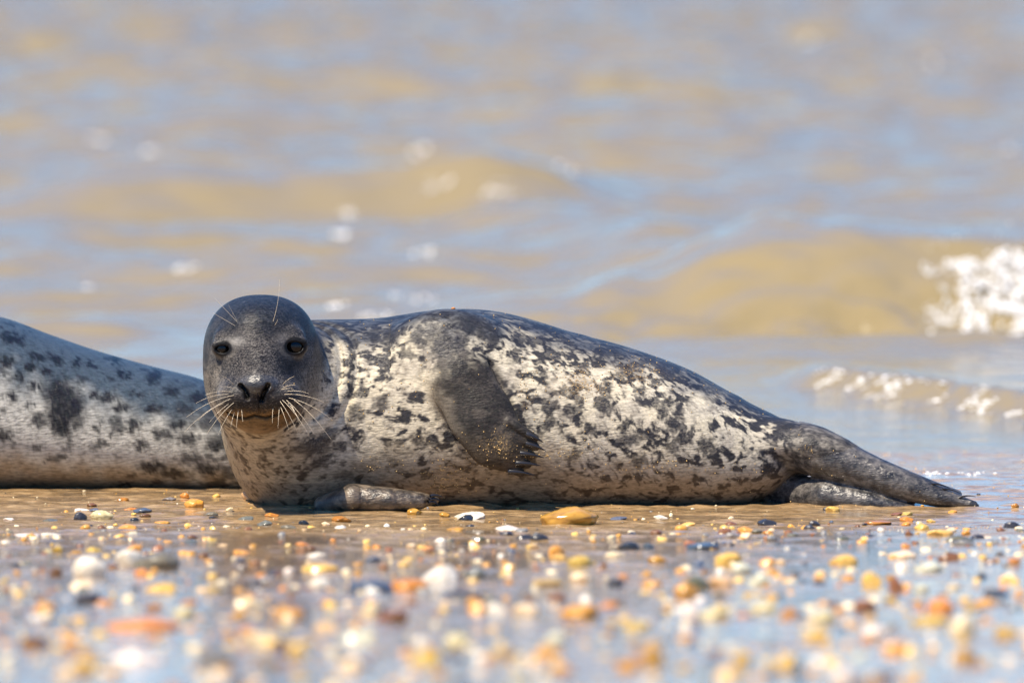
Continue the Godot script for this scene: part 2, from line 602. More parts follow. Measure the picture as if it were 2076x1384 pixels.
			for e in [[450.0, 706.0, 22.0], [597.0, 702.0, 26.0]]:
				var er := Vector2(sx - e[0], (sy - e[1]) * 1.2).length()
				hc = hc.lerp(Color(0.24, 0.215, 0.18), 0.32 * exp(-pow((er - e[2] - 2.0) / 6.0, 2)) * smoothstep(-6.0, 8.0, sy - e[1]))
				hc = hc.lerp(Color(0.012, 0.012, 0.013), 0.95 * smoothstep(e[2] + 0.0, e[2] - 6.0, er))
			# muzzle and chin
			hc = hc.lerp(Color(0.022, 0.018, 0.016).lerp(Color(0.16, 0.13, 0.10), 0.5 * smoothstep(0.2, 0.6, fleck)), 0.85 * smoothstep(788.0, 806.0, sy + fine * 8.0) * smoothstep(85.0, 55.0, absf(sx - 524.0)))
			hc = hc.lerp(Color(0.20, 0.115, 0.045), 0.85 * smoothstep(826.0, 842.0, sy + fine * 12.0))
			hc = hc.lerp(Color(0.28, 0.20, 0.12), 0.8 * smoothstep(858.0, 884.0, sy))
			if p.z > 0.15:
				var nose := exp(-pow((sx - 525.0) / 33.0, 4) - pow((sy - 779.0) / 20.0, 4))
				hc = hc.lerp(Color(0.035, 0.035, 0.037), 0.85 * nose)
				var g := 1.0
				for k in [0, 1, 3, 4]:
					g = minf(g, caps(Vector3(p.x, p.y, 0), Vector3(nostril[k].x, nostril[k].y, 0), Vector3(nostril[k + 1].x, nostril[k + 1].y, 0), 0.0, 0.0))
				hc = hc.lerp(Color(0.006, 0.005, 0.005), smoothstep(0.0056, 0.0025, g))
			if p.z > 0.08:
				var g := 1.0
				for i in 6:
					g = minf(g, caps(Vector3(p.x, p.y, 0), Vector3(mouth[i].x, mouth[i].y, 0), Vector3(mouth[i + 1].x, mouth[i + 1].y, 0), 0.0, 0.0))
				hc = hc.lerp(Color(0.012, 0.009, 0.007), smoothstep(0.0035, 0.001, g) * 0.8)
			c = c.lerp(hc, hw)
		# throat
		var thr := (1.0 - hw) * smoothstep(-0.42, -0.5, p.x + (sy - 880.0) * -0.0009) * smoothstep(850.0, 880.0, sy)
		c = c.lerp(Color(0.40, 0.31, 0.20).lerp(Color(0.07, 0.045, 0.028), clampf(s * 1.5 - 0.1 + maxf(ex, 0.0), 0.0, 0.9)), thr * 0.85)
	# caked sand
	var sand := sandy(sx, sy) * smoothstep(0.05, 0.45, noise_b.get_noise_3d(p.x * 190, p.y * 190, p.z * 190) + soft * 0.4)
	c = c.lerp(Color(0.50, 0.33, 0.14), sand * 0.55)
	var k := 1.0 + fine * 0.22
	return Color(c.r * k, c.g * k, c.b * k)

func sandy(sx: float, sy: float) -> float:
	var f := 0.0
	for s in [[905.0, 965.0, 42.0, 28.0, 1.0], [1010.0, 900.0, 34.0, 26.0, 0.8], [1180.0, 780.0, 60.0, 30.0, 0.8], [1120.0, 920.0, 70.0, 16.0, 0.6], [1330.0, 948.0, 110.0, 13.0, 0.55], [1065.0, 790.0, 16.0, 40.0, 0.6], [770.0, 945.0, 45.0, 14.0, 0.6], [1640.0, 915.0, 16.0, 8.0, 0.7], [1275.0, 765.0, 60.0, 22.0, 0.6], [1520.0, 955.0, 40.0, 9.0, 0.4], [812.0, 780.0, 90.0, 60.0, 0.12]]:
		f = maxf(f, s[4] * exp(-pow((sx - s[0]) / s[2], 2) - pow((sy - s[1]) / s[3], 2)))
	return f

func fur_material() -> StandardMaterial3D:
	var m := StandardMaterial3D.new()
	m.vertex_color_use_as_albedo = true
	m.albedo_color = Color.WHITE
	m.roughness = 0.42
	m.metallic_specular = 0.24
	m.uv1_triplanar = true
	m.uv1_scale = Vector3(2.2, 9.0, 9.0)
	m.albedo_texture = noise_tex(0.035, 512, 11, [[0.0, 0.35, 0.6, 1.0], [grey(0.55), grey(0.82), grey(0.96), grey(1.0)]], false, 4.0, 0, 5)
	m.normal_enabled = true
	m.normal_texture = noise_tex(0.05, 512, 12, [], true, 5.0, 0, 5)
	m.normal_scale = 0.6
	return m

func cone_tube(points: Array, r0: float, r1: float, sides := 5) -> ArrayMesh:
	var st := SurfaceTool.new()
	st.begin(Mesh.PRIMITIVE_TRIANGLES)
	var n := points.size()
	for i in n:
		var p: Vector3 = points[i]
		var d: Vector3 = (points[mini(i + 1, n - 1)] - points[maxi(i - 1, 0)]).normalized()
		var a := d.cross(Vector3(0.3, 0.2, 0.93)).normalized()
		if a.length() < 0.5: a = d.cross(Vector3.UP).normalized()
		var b := d.cross(a)
		var r := lerpf(r0, r1, pow(float(i) / (n - 1), 1.2))
		for k in sides:
			var t := TAU * k / sides
			var o := a * cos(t) + b * sin(t)
			st.set_normal(o)
			st.add_vertex(p + o * r)
	for i in n - 1:
		for k in sides:
			var q := (k + 1) % sides
			for v in [i * sides + k, (i + 1) * sides + k, i * sides + q, i * sides + q, (i + 1) * sides + k, (i + 1) * sides + q]: st.add_index(v)
	return st.commit()

func bend(a: Vector3, b: Vector3, sag: Vector3, n := 9) -> Array:
	var out := []
	for i in n:
		var t := float(i) / (n - 1)
		out.append(a.lerp(b, t) + sag * (4.0 * t * (1.0 - t)))
	return out

func build_seal() -> void:
	at_web = at(1945, 1000, -0.05)
	setup_seal()
	var t0 := Time.get_ticks_msec()
	mesh_field(Vector3(-0.66, -0.032, -0.46), Vector3(1.0, 0.46, 0.24), 0.008)
	settle(0)
	var every := func(_p: Vector3) -> bool: return true
	var fine_part := func(p: Vector3) -> bool: return p.x < -0.3 and p.z > 0.0 or p.x > -0.2 and p.x < 0.1 and p.z > 0.0
	refine(func(p: Vector3, n: Vector3) -> bool: return n.z > -0.45 and p.y > -0.02, every)
	refine(func(p: Vector3, n: Vector3) -> bool: return n.z > -0.2 and p.y > -0.01, fine_part)
	var eye_l := h_eye_l
	var eye_r := h_eye_r
	var hn := h_nose
	refine(func(p: Vector3, _n: Vector3) -> bool: return p.z > 0.07 and (p.distance_to(eye_l) < 0.04 or p.distance_to(eye_r) < 0.04 or (p - hn).length() < 0.1), every)
	add_spots([[792, 682, 20, 14, 20, 1], [759, 684, 17, 12, 20, 1], [717, 701, 14, 11, 0, 1], [712, 743, 9, 32, 4, 1], [709, 790, 9, 22, 0, 1], [735, 791, 10, 12, 0, .9], [773, 812, 19, 15, -15, .8],
		[723, 885, 17, 13, -20, 1], [721, 837, 24, 20, -20, .75], [856, 902, 19, 8, 0, .8], [805, 900, 12, 6, 0, .7], [1050, 680, 15, 10, 25, 1], [1078, 694, 17, 10, 25, 1], [1095, 750, 16, 11, 30, 1],
		[1040, 719, 15, 10, 20, 1], [1154, 830, 17, 13, 0, .9], [1175, 819, 8, 17, 0, .9], [1113, 830, 14, 21, 0, .95], [1113, 860, 11, 16, 0, .9], [1192, 871, 13, 13, 0, 1], [1144, 791, 12, 10, 0, .7],
		[1215, 716, 21, 9, 20, 1], [1249, 716, 15, 7, 20, 1], [1149, 695, 17, 7, 20, 1], [1316, 731, 15, 8, 25, 1], [1373, 748, 15, 8, 25, 1], [1288, 740, 13, 10, 20, .9], [1331, 716, 15, 6, 20, 1],
		[1349, 755, 30, 6, 12, .9], [1231, 789, 15, 14, 0, .95], [1300, 792, 15, 12, 0, .95], [1331, 774, 13, 8, 0, .9], [1355, 816, 13, 12, 0, .95], [1224, 822, 17, 20, 0, .95], [1264, 865, 13, 12, 0, 1],
		[1194, 868, 15, 14, 0, .95], [1343, 837, 11, 19, 0, .95], [1367, 859, 21, 16, 0, 1], [1279, 889, 26, 14, 0, .85], [1367, 907, 13, 22, 0, .8], [1400, 883, 9, 21, 0, .9], [1431, 904, 19, 18, 0, .95],
		[1167, 922, 17, 14, 0, .8], [1297, 937, 19, 12, 0, .85], [1331, 818, 8, 14, 0, .8], [1495, 804, 24, 8, 30, .9], [1450, 790, 24, 8, 28, .8], [1260, 760, 12, 9, 20, .8], [1186, 740, 14, 8, 20, .9],
		[1128, 722, 16, 8, 22, .9], [631, 906, 52, 25, -22, 1], [585, 917, 26, 15, -15, .95], [650, 935, 36, 16, -22, .95], [535, 940, 14, 22, -30, .8], [690, 905, 20, 12, -20, .9], [490, 935, 11, 28, -28, .95], [570, 958, 16, 10, 10, .8], [602, 947, 15, 9, 0, .8], [703, 961, 22, 9, 0, .6],
		[670, 880, 20, 14, -20, .8], [900, 705, 34, 26, 40, .95], [930, 745, 34, 24, 50, .95], [900, 740, 20, 24, 40, .7], [955, 655, 40, 14, 15, .9], [850, 690, 30, 14, 30, .9], [830, 715, 18, 12, 20, .7], [890, 670, 26, 12, 20, .8], [980, 680, 24, 12, 25, .8], [930, 700, 26, 20, 40, .9],
		[1120, 915, 34, 50, 0, -1], [683, 725, 13, 55, 3, -1], [668, 800, 12, 30, 18, -1], [655, 845, 12, 22, 25, -.8], [835, 752, 34, 24, 0, -.9], [876, 775, 18, 22, -30, -.9], [1035, 760, 14, 34, -10, -.8], [1130, 775, 22, 14, 0, -.7],
		[1420, 830, 34, 36, 0, -.85], [790, 930, 60, 14, -12, -.6], [1280, 830, 22, 18, 0, -.6], [1200, 700, 30, 7, 20, -.5], [700, 930, 30, 8, -15, -.5]], hit, spots, spot_bins)
	var col := PackedColorArray()
	col.resize(V.size())
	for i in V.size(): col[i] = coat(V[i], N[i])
	var tris := T
	for i in range(0, tris.size(), 3):
		var a := V[tris[i]]
		var g := (V[tris[i + 1]] - a).cross(V[tris[i + 2]] - a)
		if g.dot(N[tris[i]] + N[tris[i + 1]] + N[tris[i + 2]]) > 0.0:
			var x := tris[i + 1]
			tris[i + 1] = tris[i + 2]
			tris[i + 2] = x
	var dry := PackedInt32Array()
	var wet := PackedInt32Array()
	for i in range(0, tris.size(), 3):
		var p := V[tris[i]]
		var w := false
		if p.x > 0.62: w = d_hind(p) < 0.001 or p.y < 0.12 and d_hind_low(p) < 0.001
		elif p.x < -0.12 and p.y < 0.1: w = d_low(p) < 0.001
		elif p.z > 0.17: w = ell(p, h_nose, Vector3(0.039, 0.022, 0.028)) < 0.002
		if w: wet.append_array([tris[i], tris[i + 1], tris[i + 2]])
		else: dry.append_array([tris[i], tris[i + 1], tris[i + 2]])
	var am := ArrayMesh.new()
	for ids in [dry, wet]:
		var arr := []
		arr.resize(Mesh.ARRAY_MAX)
		arr[Mesh.ARRAY_VERTEX] = V
		arr[Mesh.ARRAY_NORMAL] = N
		arr[Mesh.ARRAY_COLOR] = col
		arr[Mesh.ARRAY_INDEX] = ids
		am.add_surface_from_arrays(Mesh.PRIMITIVE_TRIANGLES, arr)
	var fur := fur_material()
	var slick := fur.duplicate() as StandardMaterial3D
	slick.roughness = 0.38
	slick.metallic_specular = 0.5
	slick.normal_scale = 0.9
	am.surface_set_material(0, fur)
	am.surface_set_material(1, slick)
	var root := Node3D.new()
	root.name = numbered("seal")
	add_child(root)
	tag(root, "whole grey seal with dark face looking out and spotted cream flank on wet sand", "seal")
	put(am, "body", null, root)
	# eyes
	var em := StandardMaterial3D.new()
	em.albedo_color = lin(0.003, 0.0025, 0.0025)
	em.roughness = 0.10
	em.metallic_specular = 0.4
	for e in [[h_eye_l + Vector3(0, 0, -0.003), 0.0178], [h_eye_r + Vector3(0, 0, -0.004), 0.0212]]:
		var s := SphereMesh.new()
		s.radius = e[1]
		s.height = e[1] * 2.0
		s.radial_segments = 32
		s.rings = 16
		put(s, "eye", em, root).position = e[0]
	# whiskers
	var wm := StandardMaterial3D.new()
	wm.albedo_color = lin(0.72, 0.60, 0.42)
	wm.roughness = 0.35
	for w in [[405, 980, 215, 1000], [380, 1000, 140, 1065], [425, 1010, 65, 1175], [400, 1040, 50, 1290], [350, 1072, 155, 1200], [390, 1080, 245, 1215], [430, 1070, 225, 1305], [420, 1120, 315, 1310], [440, 1140, 410, 1250], [470, 1130, 455, 1255],
		[430, 920, 335, 850], [435, 955, 330, 940], [495, 1120, 505, 1210], [840, 1000, 1140, 1060], [870, 1030, 1210, 1200], [900, 1040, 1195, 1350], [850, 1050, 1065, 1310], [820, 1050, 1020, 1310], [860, 1070, 980, 1260], [800, 1060, 935, 1300], [800, 1100, 865, 1275],
		[790, 1110, 780, 1260], [740, 1110, 735, 1220], [860, 975, 1020, 990], [825, 945, 915, 925], [825, 915, 910, 855], [810, 960, 900, 955], [880, 1080, 955, 1240], [440, 460, 270, 360], [460, 430, 290, 250], [460, 420, 395, 300], [740, 425, 790, 100], [755, 455, 780, 410]]:
		var a := hit(360.0 + w[0] / 3.845, 540.0 + w[1] / 3.845)
		var long := Vector2(w[2] - w[0], w[3] - w[1]).length() / 3845.0
		var b := at(360.0 + w[2] / 3.845, 540.0 + w[3] / 3.845, a.z + (0.02 if w[1] > 600 else 0.015))
		var sag := Vector3(0, 0.08, 0.12) * long if w[1] > 600 else Vector3(0.05 if w[0] > 600 else -0.02, 0.02, 0.05) * long
		if w[1] > 600 and w[1] < 960: sag = Vector3(0, 0.1, 0.1) * long
		put(cone_tube(bend(a - (b - a).normalized() * 0.004, b, sag), 0.00044, 0.00018), "whisker", wm, root)
	# claws
	var cm := StandardMaterial3D.new()
	cm.albedo_color = lin(0.018, 0.016, 0.016)
	cm.roughness = 0.22
	for k in 5:
		var base := digits[k * 2 + 1]
		var tip: Vector3 = at([1102, 1107, 1103, 1097, 1084][k], [897, 914, 928, 944, 963][k], base.z - 0.002)
		var start := base + (base - tip) * 0.9
		put(cone_tube(bend(start + Vector3(0, 0, 0.006), tip, Vector3(0, 0.002, 0.006)), 0.0064, 0.0006, 10), "claw", cm, root)
	for c in [[872, 1006, 897, 1008], [870, 1013, 893, 1015], [868, 1018, 889, 1023]]:
		var a := at(c[0], c[1], 0.085)
		put(cone_tube(bend(a, at(c[2], c[3], 0.075), Vector3(0, 0.003, 0)), 0.0045, 0.0006, 8), "claw", cm, root)
	for c in [[1890, 975, 1928, 990], [1912, 985, 1950, 1001], [1945, 1003, 1980, 1007]]:
		var a := hit(c[0], c[1] + 6)
		put(cone_tube(bend(a, at(c[2], c[3], a.z), Vector3(0, 0.003, 0)), 0.0022, 0.0004, 8), "claw", cm, root)
	# grains of sand caught in the fur
	var grain := SphereMesh.new()
	grain.radius = 0.5
	grain.height = 1.0
	grain.radial_segments = 6
	grain.rings = 3
	var where: Array[Transform3D] = []
	for i in V.size():
		var p := V[i]
		if N[i].z < 0.0: continue
		var sx := 1038.0 + 988.0 * p.x
		var sy := 1030.0 - 988.0 * p.y
		var f := sandy(sx, sy) * (0.25 + 0.9 * maxf(0.0, noise_b.get_noise_3d(p.x * 90, p.y * 90, p.z * 90)))
		if sx > 650.0: f += 0.006
		if rng.randf() < f * 0.15:
			where.append(Transform3D(Basis.from_scale(Vector3.ONE * rng.randf_range(0.0011, 0.0030)), p + N[i] * 0.0005))
	var mm := MultiMesh.new()
	mm.transform_format = MultiMesh.TRANSFORM_3D
	mm.use_colors = true
	mm.mesh = grain
	mm.instance_count = where.size()
	for i in where.size():
		mm.set_instance_transform(i, where[i])
		var v := rng.randf_range(0.7, 1.3)
		mm.set_instance_color(i, Color(0.52 * v, 0.34 * v, 0.13 * v))
	var gm := StandardMaterial3D.new()
	gm.vertex_color_use_as_albedo = true
	gm.roughness = 0.35
	var mi := MultiMeshInstance3D.new()
	mi.name = "sand_grains"
	mi.multimesh = mm
	mi.material_override = gm
	mi.set_meta("kind", "stuff")
	root.add_child(mi, true)

# ------------------------------------------------------------------ the second seal, lofted
func build_second_seal() -> void:
	var zc := -0.66
	# along x in photo pixels at the seal's depth: [px, top row, depth half width]
	var rows := [[-640, 815, 0.02], [-625, 760, 0.06], [-560, 705, 0.11], [-470, 700, 0.125], [-380, 700, 0.15], [-250, 655, 0.22], [-120, 630, 0.25], [0, 644, 0.25], [100, 680, 0.238], [200, 714, 0.222], [300, 742, 0.205], [400, 768, 0.18], [500, 806, 0.15], [560, 845, 0.115], [620, 905, 0.08], [680, 950, 0.05], [760, 978, 0.035], [830, 992, 0.01]]
	var nu := 420
	var nv := 150
	var vs := PackedVector3Array()
	var cs := PackedColorArray()
	var ix := PackedInt32Array()
	var b_spots := []
	var b_bins := {}
	var loc := func(px: float, py: float) -> Vector3: return at(px, py, zc + 0.2)
	add_spots([[130, 812, 62, 40, 55, 1], [120, 850, 46, 26, 60, 1], [80, 850, 20, 20, 0, .9], [150, 740, 12, 10, 20, 1], [90, 752, 15, 10, 0, 1], [20, 690, 30, 11, 15, 1], [110, 730, 22, 8, 30, 1], [75, 725, 20, 8, 15, 1], [12, 733, 18, 12, 0, 1], [70, 782, 16, 9, 20, 1], [22, 800, 14, 11, 10, 1],
		[245, 762, 20, 8, 20, 1], [280, 800, 18, 8, 5, 1], [215, 805, 26, 9, 0, .95], [245, 825, 25, 12, 0, .95], [305, 770, 18, 14, 0, .9], [345, 795, 18, 12, 0, .9], [270, 860, 16, 20, 20, .9], [195, 868, 11, 9, 0, .9], [205, 900, 22, 10, 0, .85], [330, 880, 26, 12, 10, .85], [380, 890, 28, 14, 0, .9],
		[310, 945, 38, 16, 0, .95], [350, 960, 34, 12, 0, .9], [250, 985, 20, 7, 0, .9], [385, 930, 30, 14, 0, .8], [75, 905, 14, 8, 0, .8], [10, 880, 20, 16, 0, .9], [140, 900, 10, 20, 10, .7], [370, 830, 20, 12, 0, .8], [420, 860, 30, 16, 0, .8], [165, 775, 10, 8, 0, .7], [440, 800, 40, 26, 20, .7], [180, 745, 12, 8, 20, 1], [225, 735, 16, 7, 22, 1], [45, 668, 20, 7, 20, 1], [60, 745, 12, 9, 0, 1], [40, 760, 14, 9, 20, 1], [190, 800, 10, 8, 0, 1], [310, 830, 22, 11, 10, .95], [285, 900, 18, 12, 0, .9], [400, 810, 22, 12, 15, .9], [360, 860, 18, 12, 10, .95], [440, 900, 30, 20, 0, .9], [420, 950, 34, 14, 0, .9], [160, 860, 12, 16, 10, .9], [235, 875, 14, 9, 0, .9], [60, 820, 10, 8, 0, .9]], loc, b_spots, b_bins)
	var yg := 0.0
	for i in nu:
		var px := -640.0 + 1470.0 * i / (nu - 1)
		var k := 0
		while k < rows.size() - 2 and px > rows[k + 1][0]: k += 1
		var u: float = (px - rows[k][0]) / (rows[k + 1][0] - rows[k][0])
		var a := maxi(k - 1, 0)
		var b := mini(k + 2, rows.size() - 1)
		var top := cubic_interpolate(rows[k][1], rows[k + 1][1], rows[a][1], rows[b][1], u)
		var rz := maxf(0.003, cubic_interpolate(rows[k][2], rows[k + 1][2], rows[a][2], rows[b][2], u))
		var z0 := zc + (0.25 - rz) * 0.45
		var pt := at(px, top, z0)
		var yb := -0.03 if px > -420 else lerpf(0.16, -0.03, clampf((px + 640.0) / 220.0, 0.0, 1.0))
		var yc := (pt.y + yb) * 0.5
		var ry := maxf((pt.y - yb) * 0.5, 0.004)
		for j in nv:
			var t := TAU * j / nv
			var c := cos(t)
			var s := sin(t)
			var e := 0.88
			var p := Vector3(pt.x, yc + ry * signf(s) * pow(absf(s), e), z0 + rz * signf(c) * pow(absf(c), e))
			vs.append(p)
			var fine := noise_b.get_noise_3d(p.x * 130, p.y * 320, p.z * 320)
			var soft := noise_c.get_noise_3d(p.x * 12 + 7, p.y * 12, p.z * 12)
			var rel := (p.y - yc) / ry
			var cc := Color(0.52, 0.50, 0.44).lerp(Color(0.055, 0.075, 0.097), smoothstep(-0.1, 0.66, rel + soft * 0.25))
			cc = cc.lerp(Color(0.27, 0.205, 0.135), smoothstep(-0.3, -0.75, rel + soft * 0.2))
			var ex := spot_at(p, b_spots, b_bins)
			var d := smoothstep(0.42, 0.62, fur_spots(p + Vector3(5, 0, 0), 0.05, Vector3.RIGHT, 1.5)) * 0.7
			d = maxf(d, smoothstep(-0.15, 0.25, fur_spots(p + Vector3(3, 0, 0), 0.05, Vector3.RIGHT, 1.4) + fine * 0.15) * smoothstep(-0.78, -0.58, p.x) * 0.85)
			d = maxf(d, ex + fine * 0.2 * ex)
			cc = cc.lerp(Color(0.013, 0.014, 0.019).lerp(Color(0.035, 0.025, 0.018), smoothstep(-0.3, -0.7, rel)), clampf(d, 0.0, 1.0) * 0.98)
			var kk := 1.0 + fine * 0.2
			cs.append(Color(cc.r * kk, cc.g * kk, cc.b * kk))
			if i < nu - 1:
				var q := (j + 1) % nv
				ix.append_array([i * nv + j, (i + 1) * nv + j, i * nv + q, i * nv + q, (i + 1) * nv + j, (i + 1) * nv + q])
	var st := SurfaceTool.new()
	var arr := []
	arr.resize(Mesh.ARRAY_MAX)
	arr[Mesh.ARRAY_VERTEX] = vs
	arr[Mesh.ARRAY_COLOR] = cs
	arr[Mesh.ARRAY_INDEX] = ix
	var am := ArrayMesh.new()
	am.add_surface_from_arrays(Mesh.PRIMITIVE_TRIANGLES, arr)
	st.create_from(am, 0)
	st.generate_normals()
	var root := Node3D.new()
	root.name = numbered("seal")
	add_child(root)
	tag(root, "grey seal lying behind on the left, only its spotted hind body in the frame", "seal")
	put(st.commit(), "body", fur_material(), root)

# ------------------------------------------------------------------ sand, sea
func sand_height(x: float, z: float) -> float:
	var y := beach(z)
	var near := smoothstep(30.0, 4.0, absf(x) + absf(z) * 0.3)
	y += near * (0.0035 * noise_c.get_noise_2d(x * 3.0, z * 7.0) + 0.0035 * noise_b.get_noise_2d(x * 9.0, z * 16.0) + 0.0012 * noise_a.get_noise_2d(x * 45.0, z * 60.0))
	y += near * (0.0003 * exp(-pow((z - 0.05) / 0.5, 2)) - 0.0008 * smoothstep(0.7, 1.5, z) + 0.0012 * exp(-pow((z - 1.0) / 0.12, 2)))
	if absf(z + 0.04) < 0.12 and x > -0.55 and x < 0.75:
		var berm := exp(-pow((z + 0.035 + 0.02 * noise_c.get_noise_2d(x * 6.0, 2.0)) / 0.022, 2))
		y += berm * maxf(0.0, 0.004 + 0.006 * noise_b.get_noise_2d(x * 11.0, z * 20.0))
	return y - 0.002

func film_height(_x: float, z: float) -> float:
	return beach(z) - 0.0022 + 0.0010 * smoothstep(0.5, 1.2, z)

func spread(lo: float, hi: float, step: float, far: float) -> PackedFloat32Array:
	var out := PackedFloat32Array()
	var ends: Array[float] = []
	var s := step
	var v := hi
	while v < far:
		s *= 1.5
		v += s
		ends.append(v)
	for i in range(ends.size() - 1, -1, -1): out.append(lo + hi - ends[i])
	var n := int((hi - lo) / step)
	for i in n + 1: out.append(lo + (hi - lo) * i / n)
	for e in ends: out.append(e)
	return out

func sheet(xs: PackedFloat32Array, zs: PackedFloat32Array, height: Callable, uv: float) -> ArrayMesh:
	var vs := PackedVector3Array()
	var uvs := PackedVector2Array()
	var ix := PackedInt32Array()
	for z in zs:
		for x in xs:
			vs.append(Vector3(x, height.call(x, z), z))
			uvs.append(Vector2(x, z) * uv)
	var w := xs.size()
	for j in zs.size() - 1:
		for i in w - 1:
			var a := j * w + i
			ix.append_array([a, a + 1, a + w, a + 1, a + w + 1, a + w])
	var ns := PackedVector3Array()
	ns.resize(vs.size())
	for j in zs.size():
		for i in w:
			var l := vs[j * w + maxi(i - 1, 0)]
			var r := vs[j * w + mini(i + 1, w - 1)]
			var u := vs[maxi(j - 1, 0) * w + i]
			var d := vs[mini(j + 1, zs.size() - 1) * w + i]
			var n := (d - u).cross(r - l).normalized()
			ns[j * w + i] = n if n.y > 0.0 else -n
	var arr := []
	arr.resize(Mesh.ARRAY_MAX)
	arr[Mesh.ARRAY_VERTEX] = vs
	arr[Mesh.ARRAY_NORMAL] = ns
	arr[Mesh.ARRAY_TEX_UV] = uvs
	arr[Mesh.ARRAY_INDEX] = ix
	var am := ArrayMesh.new()
	am.add_surface_from_arrays(Mesh.PRIMITIVE_TRIANGLES, arr, [], {}, 0)
	return am

func bump(t: float, front: float, back: float) -> float:    # t < 0 on the side of the beach
	var u := t / (front if t < 0.0 else back)
	return exp(-u * u)

func sea_height(x: float, z: float) -> float:
	var t := -z
	if t > 140.0: return WATER
	var far := smoothstep(140.0, 90.0, t) * smoothstep(40.0, 20.0, absf(x))
	var y := 0.0
	# the breaking wave on the right
	var w := smoothstep(-0.35, 1.05, x + noise_c.get_noise_2d(x * 3.0, 4.0) * 0.08)
	y += (0.262 - 0.03 * smoothstep(0.9, 1.6, x)) * w * bump(t - 7.35 + 0.12 * sin(x * 2.1) + 0.1 * (1.0 - w), 0.42, 1.3)
	y += w * (0.055 * noise_a.get_noise_2d(x * 1.3 - t * 1.1, t * 2.2 + x * 2.0) + 0.034 * noise_b.get_noise_2d(x * 3.0 - t * 3.0, t * 3.6 + x * 4.0)) * bump(t - 6.7, 0.5, 0.32)
	# the swell that joins it to the next wave
	var la := Vector2(-0.1, 14.6)
	var lb := Vector2(0.85, 7.7)
	var lu := clampf((t - lb.y) / (la.y - lb.y), 0.0, 1.0)
	var lx := lerpf(lb.x, la.x, lu)
	if t > 6.5 and t < 16.5:
		y += 0.10 * bump((x - lx), 0.28, 0.5) * smoothstep(6.8, 8.2, t) * smoothstep(16.0, 14.0, t)
	# the wave behind it on the left
	w = smoothstep(-2.4, -1.5, x) * (0.35 + 0.65 * smoothstep(0.6, -0.1, x))
	y += 0.150 * w * bump(t - 14.5 - 0.25 * sin(x * 1.3 + 0.5), 0.42, 1.2)
	for r in [[-0.75, 10.6, 0.22, 0.05], [-0.2, 10.3, 0.28, 0.055], [-0.45, 7.6, 0.3, 0.03], [-1.3, 6.6, 0.25, 0.03], [-0.45, 25.5, 0.35, 0.06], [0.95, 31.0, 0.6, 0.075], [1.2, 24.5, 0.5, 0.05], [-1.6, 19.5, 0.5, 0.05], [0.5, 10.2, 0.3, 0.03], [-1.2, 24.0, 0.4, 0.05]]:
		var dx: float = (x - r[0]) / (r[2] * 1.35)
		if absf(dx) < 3.0: y += 1.45 * r[3] * exp(-dx * dx) * bump(t - r[1], 0.26, 0.6)
	# the little bore near the hind flippers
	w = smoothstep(0.66, 0.86, x)
	y += 0.062 * w * bump(t - (4.35 - 1.9 * (x - 0.8) + 0.09 * noise_b.get_noise_2d(x * 5.0, 1.0)), 0.16, 0.7)
	# chop
	var c := noise_a.get_noise_2d(x * 0.36, t * 0.62) * 0.062 + noise_b.get_noise_2d(x * 0.75 + 40.0, t * 1.25) * 0.036 + noise_c.get_noise_2d(x * 2.6, t * 4.2) * 0.016
	y += c * smoothstep(2.5, 9.0, t) * (1.0 + 1.5 * smoothstep(9.0, 45.0, t))
	y += 0.004 * noise_c.get_noise_2d(x * 3.0, t * 6.0) * smoothstep(1.6, 3.0, t)
	return WATER + y * far

